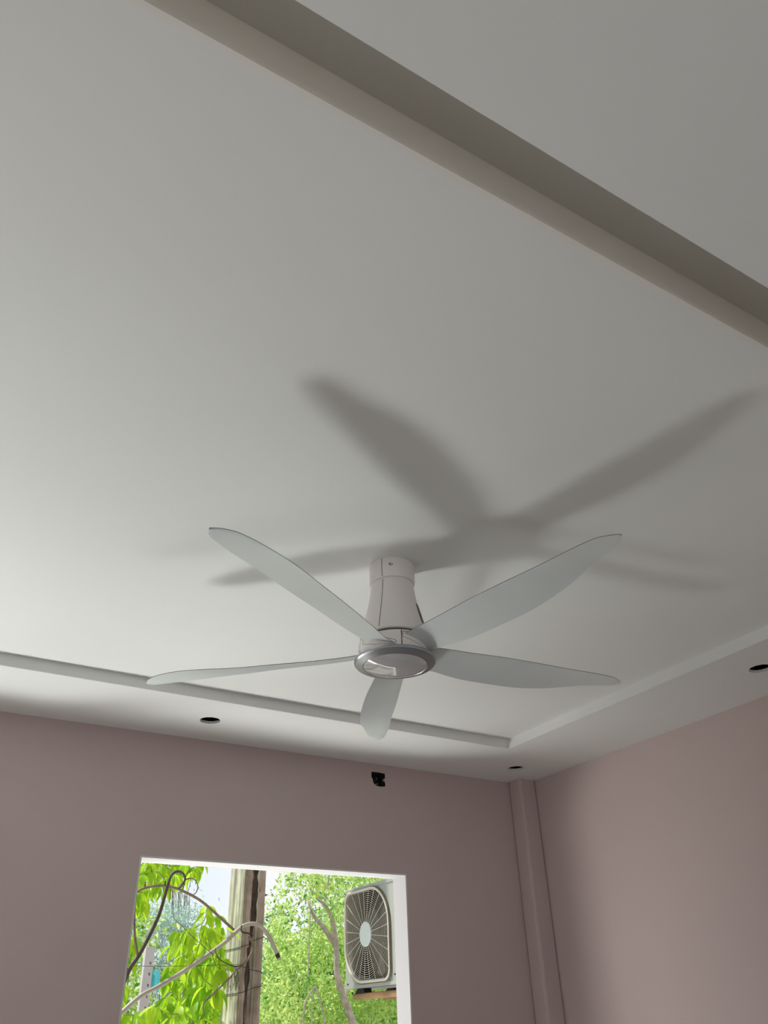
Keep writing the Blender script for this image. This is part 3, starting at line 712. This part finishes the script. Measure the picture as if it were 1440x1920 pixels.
# far perforated concrete post
fp = tag(empty('far_post', (P(274, 1850, 8).x, 8, -.05)), 'pale grey far concrete post with small square holes, seen under the forked vine', 'post')
zt = P(280, 1775, 8).z + .05
wp = P(283, 1850, 8).x - P(266, 1850, 8).x
M['postgrey'] = mat('post_grey', (.56, .54, .55), .9, noise=.08, nscale=6)
hl = [rect(.004, h_, .022, h_ + .022) for h_ in np.arange(.4, zt - .08, .085)]
plate(rect(-wp / 2, 0, wp / 2, zt), hl, lambda u, v, w: Vector((u, w, v)), wp * .7).obj('shaft', M['postgrey'], fp)
M['cyan'] = mat('cyan_sheet', (.10, .62, .66), .6)
sh_ = tag(empty('cyan_sheet', P(287, 1836, 8.0)), 'small turquoise cloth hanging on the far post among the leaves', 'sheet')
V = []; F = []
for i in range(7):
    for j in range(5): V.append((-.03 + .10 * i / 6, .015 * math.sin(i * 1.4) + .01 * j, -.09 + .16 * j / 4 + .012 * math.sin(i * 2 + j)))
F = [(i * 5 + j, i * 5 + j + 1, i * 5 + j + 6, i * 5 + j + 5) for i in range(6) for j in range(4)]
MB().add(V, F).obj('cloth', M['cyan'], sh_)

# ------------------------------------------------------------------ outdoor unit on its board
XF = 2.642; Y0, Y1 = 4.0, 4.80; Z0, Z1 = 1.80, 2.334; DX = .29
ac = tag(empty('outdoor_unit', (XF + DX / 2, (Y0 + Y1) / 2, Z0)), 'weathered white air conditioner outdoor unit with round fan grille, outside the window', 'air conditioner')
AL = ac.location
def apart(mb, name, m, parent=None, smooth=False, bevel=0):
    v = [Vector(p) - AL for p in mb.v]; mb.v = [tuple(p) for p in v]
    return mb.obj(name, m, parent or ac, smooth, bevel=bevel)
GC = (4.535, 2.0675); GH = (.254, .240)
def rr(cy, cz, hy, hz, rad, n=10):
    """outline with per-corner radii: (far top, near top, near bottom, far bottom); y far = +"""
    pts = []
    for (sy, sz, r, a0) in ((1, 1, rad[0], 0), (-1, 1, rad[1], 90), (-1, -1, rad[2], 180), (1, -1, rad[3], 270)):
        for k in range(n + 1):
            a = math.radians(a0 + 90 * k / n)
            pts.append((cy + sy * (hy - r) + r * math.cos(a), cz + sz * (hz - r) + r * math.sin(a)))
    return pts
RAD = (.05, .20, .05, .20)
opening = rr(*GC, GH[0] - .010, GH[1] - .010, RAD)
fyz = lambda x0: (lambda u, v, w: Vector((x0 + w, u, v)))
apart(plate(rect(Y0, Z0, Y1, Z1 - .022), [opening], fyz(XF), .003), 'front_panel', M['acwhite'])
c2 = MB(); c2.box((XF + .003, Y1 - .003, Z0), (XF + DX, Y1, Z1 - .022)); c2.box((XF + .003, Y0, Z0), (XF + DX, Y0 + .003, Z1 - .022))
c2.box((XF + .003, Y0 + .003, Z0), (XF + DX, Y1 - .003, Z0 + .004)); c2.box((XF + DX - .003, Y0 + .003, Z0 + .004), (XF + DX, Y1 - .003, Z1 - .022))
apart(c2, 'casing', M['acwhite'])
apart(MB().box((XF - .004, Y0 - .004, Z1 - .024), (XF + DX + .004, Y1 + .004, Z1)), 'top_cover', M['acwhite'], bevel=.004)
apart(MB().box((XF - .0035, Y0, Z0), (XF - .0002, Y1, Z0 + .018)), 'base_lip', M['acwhite'])
# raised rim of the grille
rim_pts = rr(*GC, GH[0], GH[1], (.055, .205, .055, .205), 12)
rb = MB(); ring3 = [Vector((XF - .008, y, z)) for y, z in rim_pts]; ring3.append(ring3[0]); ring3.append(ring3[1])
rb.tube(ring3, .0078, 10, cap=False); apart(rb, 'grille_rim', M['accream'], smooth=True)
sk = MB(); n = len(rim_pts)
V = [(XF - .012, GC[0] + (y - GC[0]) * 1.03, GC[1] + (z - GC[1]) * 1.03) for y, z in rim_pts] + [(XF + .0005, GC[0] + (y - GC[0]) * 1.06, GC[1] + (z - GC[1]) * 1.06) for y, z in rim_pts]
sk.add(V, [(i, (i + 1) % n, n + (i + 1) % n, n + i) for i in range(n)]); apart(sk, 'rim_skirt', mat('rim_skirt_shade', (.13, .12, .085), .7, noise=.3, nscale=12))  # skirt coloured dark for the shade on its outer side
# wire grille: rings clipped to the opening, and spokes
inside = rr(*GC, GH[0] - .004, GH[1] - .004, RAD, 12)
gw = MB(); step = .0108; r_ = .064 + step
while r_ < .36:
    run = []
    N = max(40, int(r_ * 520))
    for k in range(N + 1):
        a = 2 * math.pi * k / N; y = GC[0] + r_ * math.cos(a); z = GC[1] + r_ * math.sin(a)
        if in_poly(y, z, inside): run.append(Vector((XF - .010 + .02 * (r_ / .3) ** 2 * .3, y, z)))
        else:
            if len(run) > 1: gw.tube(run, .0012, 4)
            run = []
    if len(run) > 1: gw.tube(run, .0012, 4)
    r_ += step
apart(gw, 'grille_rings', M['accream'])['kind'] = 'stuff'
for k in range(24):
    a = 2 * math.pi * (k + .5) / 24; r_ = .06
    while in_poly(GC[0] + (r_ + .004) * math.cos(a), GC[1] + (r_ + .004) * math.sin(a), inside): r_ += .004
    apart(MB().tube([Vector((XF - .012, GC[0] + .058 * math.cos(a), GC[1] + .058 * math.sin(a))), Vector((XF - .006, GC[0] + r_ * math.cos(a), GC[1] + r_ * math.sin(a)))], .0015, 5), 'grille_spoke', M['accream'])
hc = MB(); N = 40
V = [(XF - .015, GC[0] + .066 * math.cos(2 * math.pi * k / N), GC[1] + .066 * math.sin(2 * math.pi * k / N)) for k in range(N)]
V += [(XF - .0185, GC[0] + .062 * math.cos(2 * math.pi * k / N), GC[1] + .062 * math.sin(2 * math.pi * k / N)) for k in range(N)]
V += [(XF - .008, GC[0] + .066 * math.cos(2 * math.pi * k / N), GC[1] + .066 * math.sin(2 * math.pi * k / N)) for k in range(N)]
hc.add(V, [(k, (k + 1) % N, N + (k + 1) % N, N + k) for k in range(N)] + [(2 * N + k, 2 * N + (k + 1) % N, (k + 1) % N, k) for k in range(N)] + [tuple(N + k for k in range(N)), tuple(2 * N + k for k in range(N - 1, -1, -1))])
M['achub'] = mat('grille_hub_white', (.60, .68, .70), .4)
apart(hc, 'grille_cap', M['achub'])
# dark shroud, coil and propeller behind the wires
N = 48; V = [(XF + .004, GC[0] + .32 * math.cos(2 * math.pi * k / N), GC[1] + .255 * math.sin(2 * math.pi * k / N)) for k in range(N)] + [(XF + .17, GC[0] + .25 * math.cos(2 * math.pi * k / N), GC[1] + .225 * math.sin(2 * math.pi * k / N)) for k in range(N)]
V = [(x, min(max(y, Y0 + .006), Y1 - .006), min(max(z, Z0 + .006), Z1 - .026)) for x, y, z in V]
sh = MB().add(V, [(k, (k + 1) % N, N + (k + 1) % N, N + k) for k in range(N)] + [tuple(N + k for k in range(N))]); apart(sh, 'fan_shroud', M['acdark'])
pr = MB().tube([Vector((XF + .05, *GC)), Vector((XF + .13, *GC))], .05, 20)
for k in range(3):
    a0 = 2 * math.pi * k / 3 + .5; V = []; F = []
    for i in range(7):
        r_ = .045 + .165 * i / 6
        for j in range(5):
            a = a0 + (j / 4 - .5) * (1.1 - .2 * i / 6)
            V.append((XF + .06 + .055 * j / 4, GC[0] + r_ * math.cos(a), GC[1] + r_ * math.sin(a)))
    F = [(i * 5 + j, i * 5 + j + 1, i * 5 + j + 6, i * 5 + j + 5) for i in range(6) for j in range(4)]
    pr.add(V, F)
apart(pr, 'propeller', M['acblade'])
for y, z in ((4.14, 2.31), (4.20, 2.03), (4.24, 1.848), (4.77, 1.825), (4.12, 1.85)):
    apart(MB().tube([Vector((XF - .0045, y, z)), Vector((XF + .001, y, z))], .0045, 10), 'screw', M['tape'])
# small printed mark on the front, mostly hidden by the window jamb
def text(body, size, loc, m, name):
    cu = bpy.data.curves.new(name, 'FONT'); cu.body = body; cu.size = size; cu.extrude = .0003
    t_ = bpy.data.objects.new(name, cu); col.objects.link(t_)
    dg = bpy.context.evaluated_depsgraph_get(); me = bpy.data.meshes.new_from_object(t_.evaluated_get(dg))
    bpy.data.objects.remove(t_); me.materials.clear(); me.materials.append(m)
    o = link(name, me, ac); o.matrix_local = Matrix.Translation(Vector(loc) - AL) @ Matrix(((0, 0, -1, 0), (-1, 0, 0, 0), (0, 1, 0, 0), (0, 0, 0, 1)))
    return o
tp = at_x(738.2, 1711.5, XF)
text('K', .024, (XF - .0006, tp.y, tp.z), M['print'], 'printed_mark')
tp2 = at_x(738.2, 1715, XF)
text('mt', .012, (XF - .0006, tp2.y, tp2.z), mat('pale_print', (.35, .40, .38), .5), 'printed_mark')
# rubber feet on the timber board, board fixed to the facade
bt = P(700, 1863, 4.5)
ZBT = at_x(700, 1859.5, XF).z; ZBB = at_x(700, 1871.5, XF).z
for y, xs_ in ((4.19, (XF + .018, XF + .07)), (4.66, (XF + .018, XF + .07)), (4.19, (XF + DX - .07, XF + DX - .018)), (4.66, (XF + DX - .07, XF + DX - .018))):
    fy0, fy1 = y - .05, y + .055
    f = MB(); xs = xs_
    prof = [(fy0, ZBT), (fy1, ZBT), (fy1 - .006, Z0 - .012), (fy1 - .03, Z0), (fy0 + .01, Z0)]
    V = [(xs[0], a, b) for a, b in prof] + [(xs[1], a, b) for a, b in prof]; n = len(prof)
    f.add(V, [tuple(range(n)), tuple(range(2 * n - 1, n - 1, -1))] + [(k, (k + 1) % n, n + (k + 1) % n, n + k) for k in range(n)])
    apart(f, 'rubber_foot', M['rubber'])
bd = tag(empty('mounting_frame', (XF + DX / 2, 4.2, ZBB)), 'brown weathered timber planks carrying the outdoor unit, fixed to the wall', 'frame')
for x0_, x1_ in ((XF + .012, XF + .075), (XF + DX - .075, XF + DX - .012)):
    MB().box((x0_ - bd.location.x, XO - 4.2, 0), (x1_ - bd.location.x, 4.745 - 4.2, ZBT - ZBB)).obj('plank', M['board'], bd, bevel=.012)
MB().tube([Vector((XF + .0125 - bd.location.x, 4.735 - 4.2, .032)), Vector((XF + .009 - bd.location.x, 4.735 - 4.2, .032))], .006, 8).obj('nail_head', M['tape'], bd)
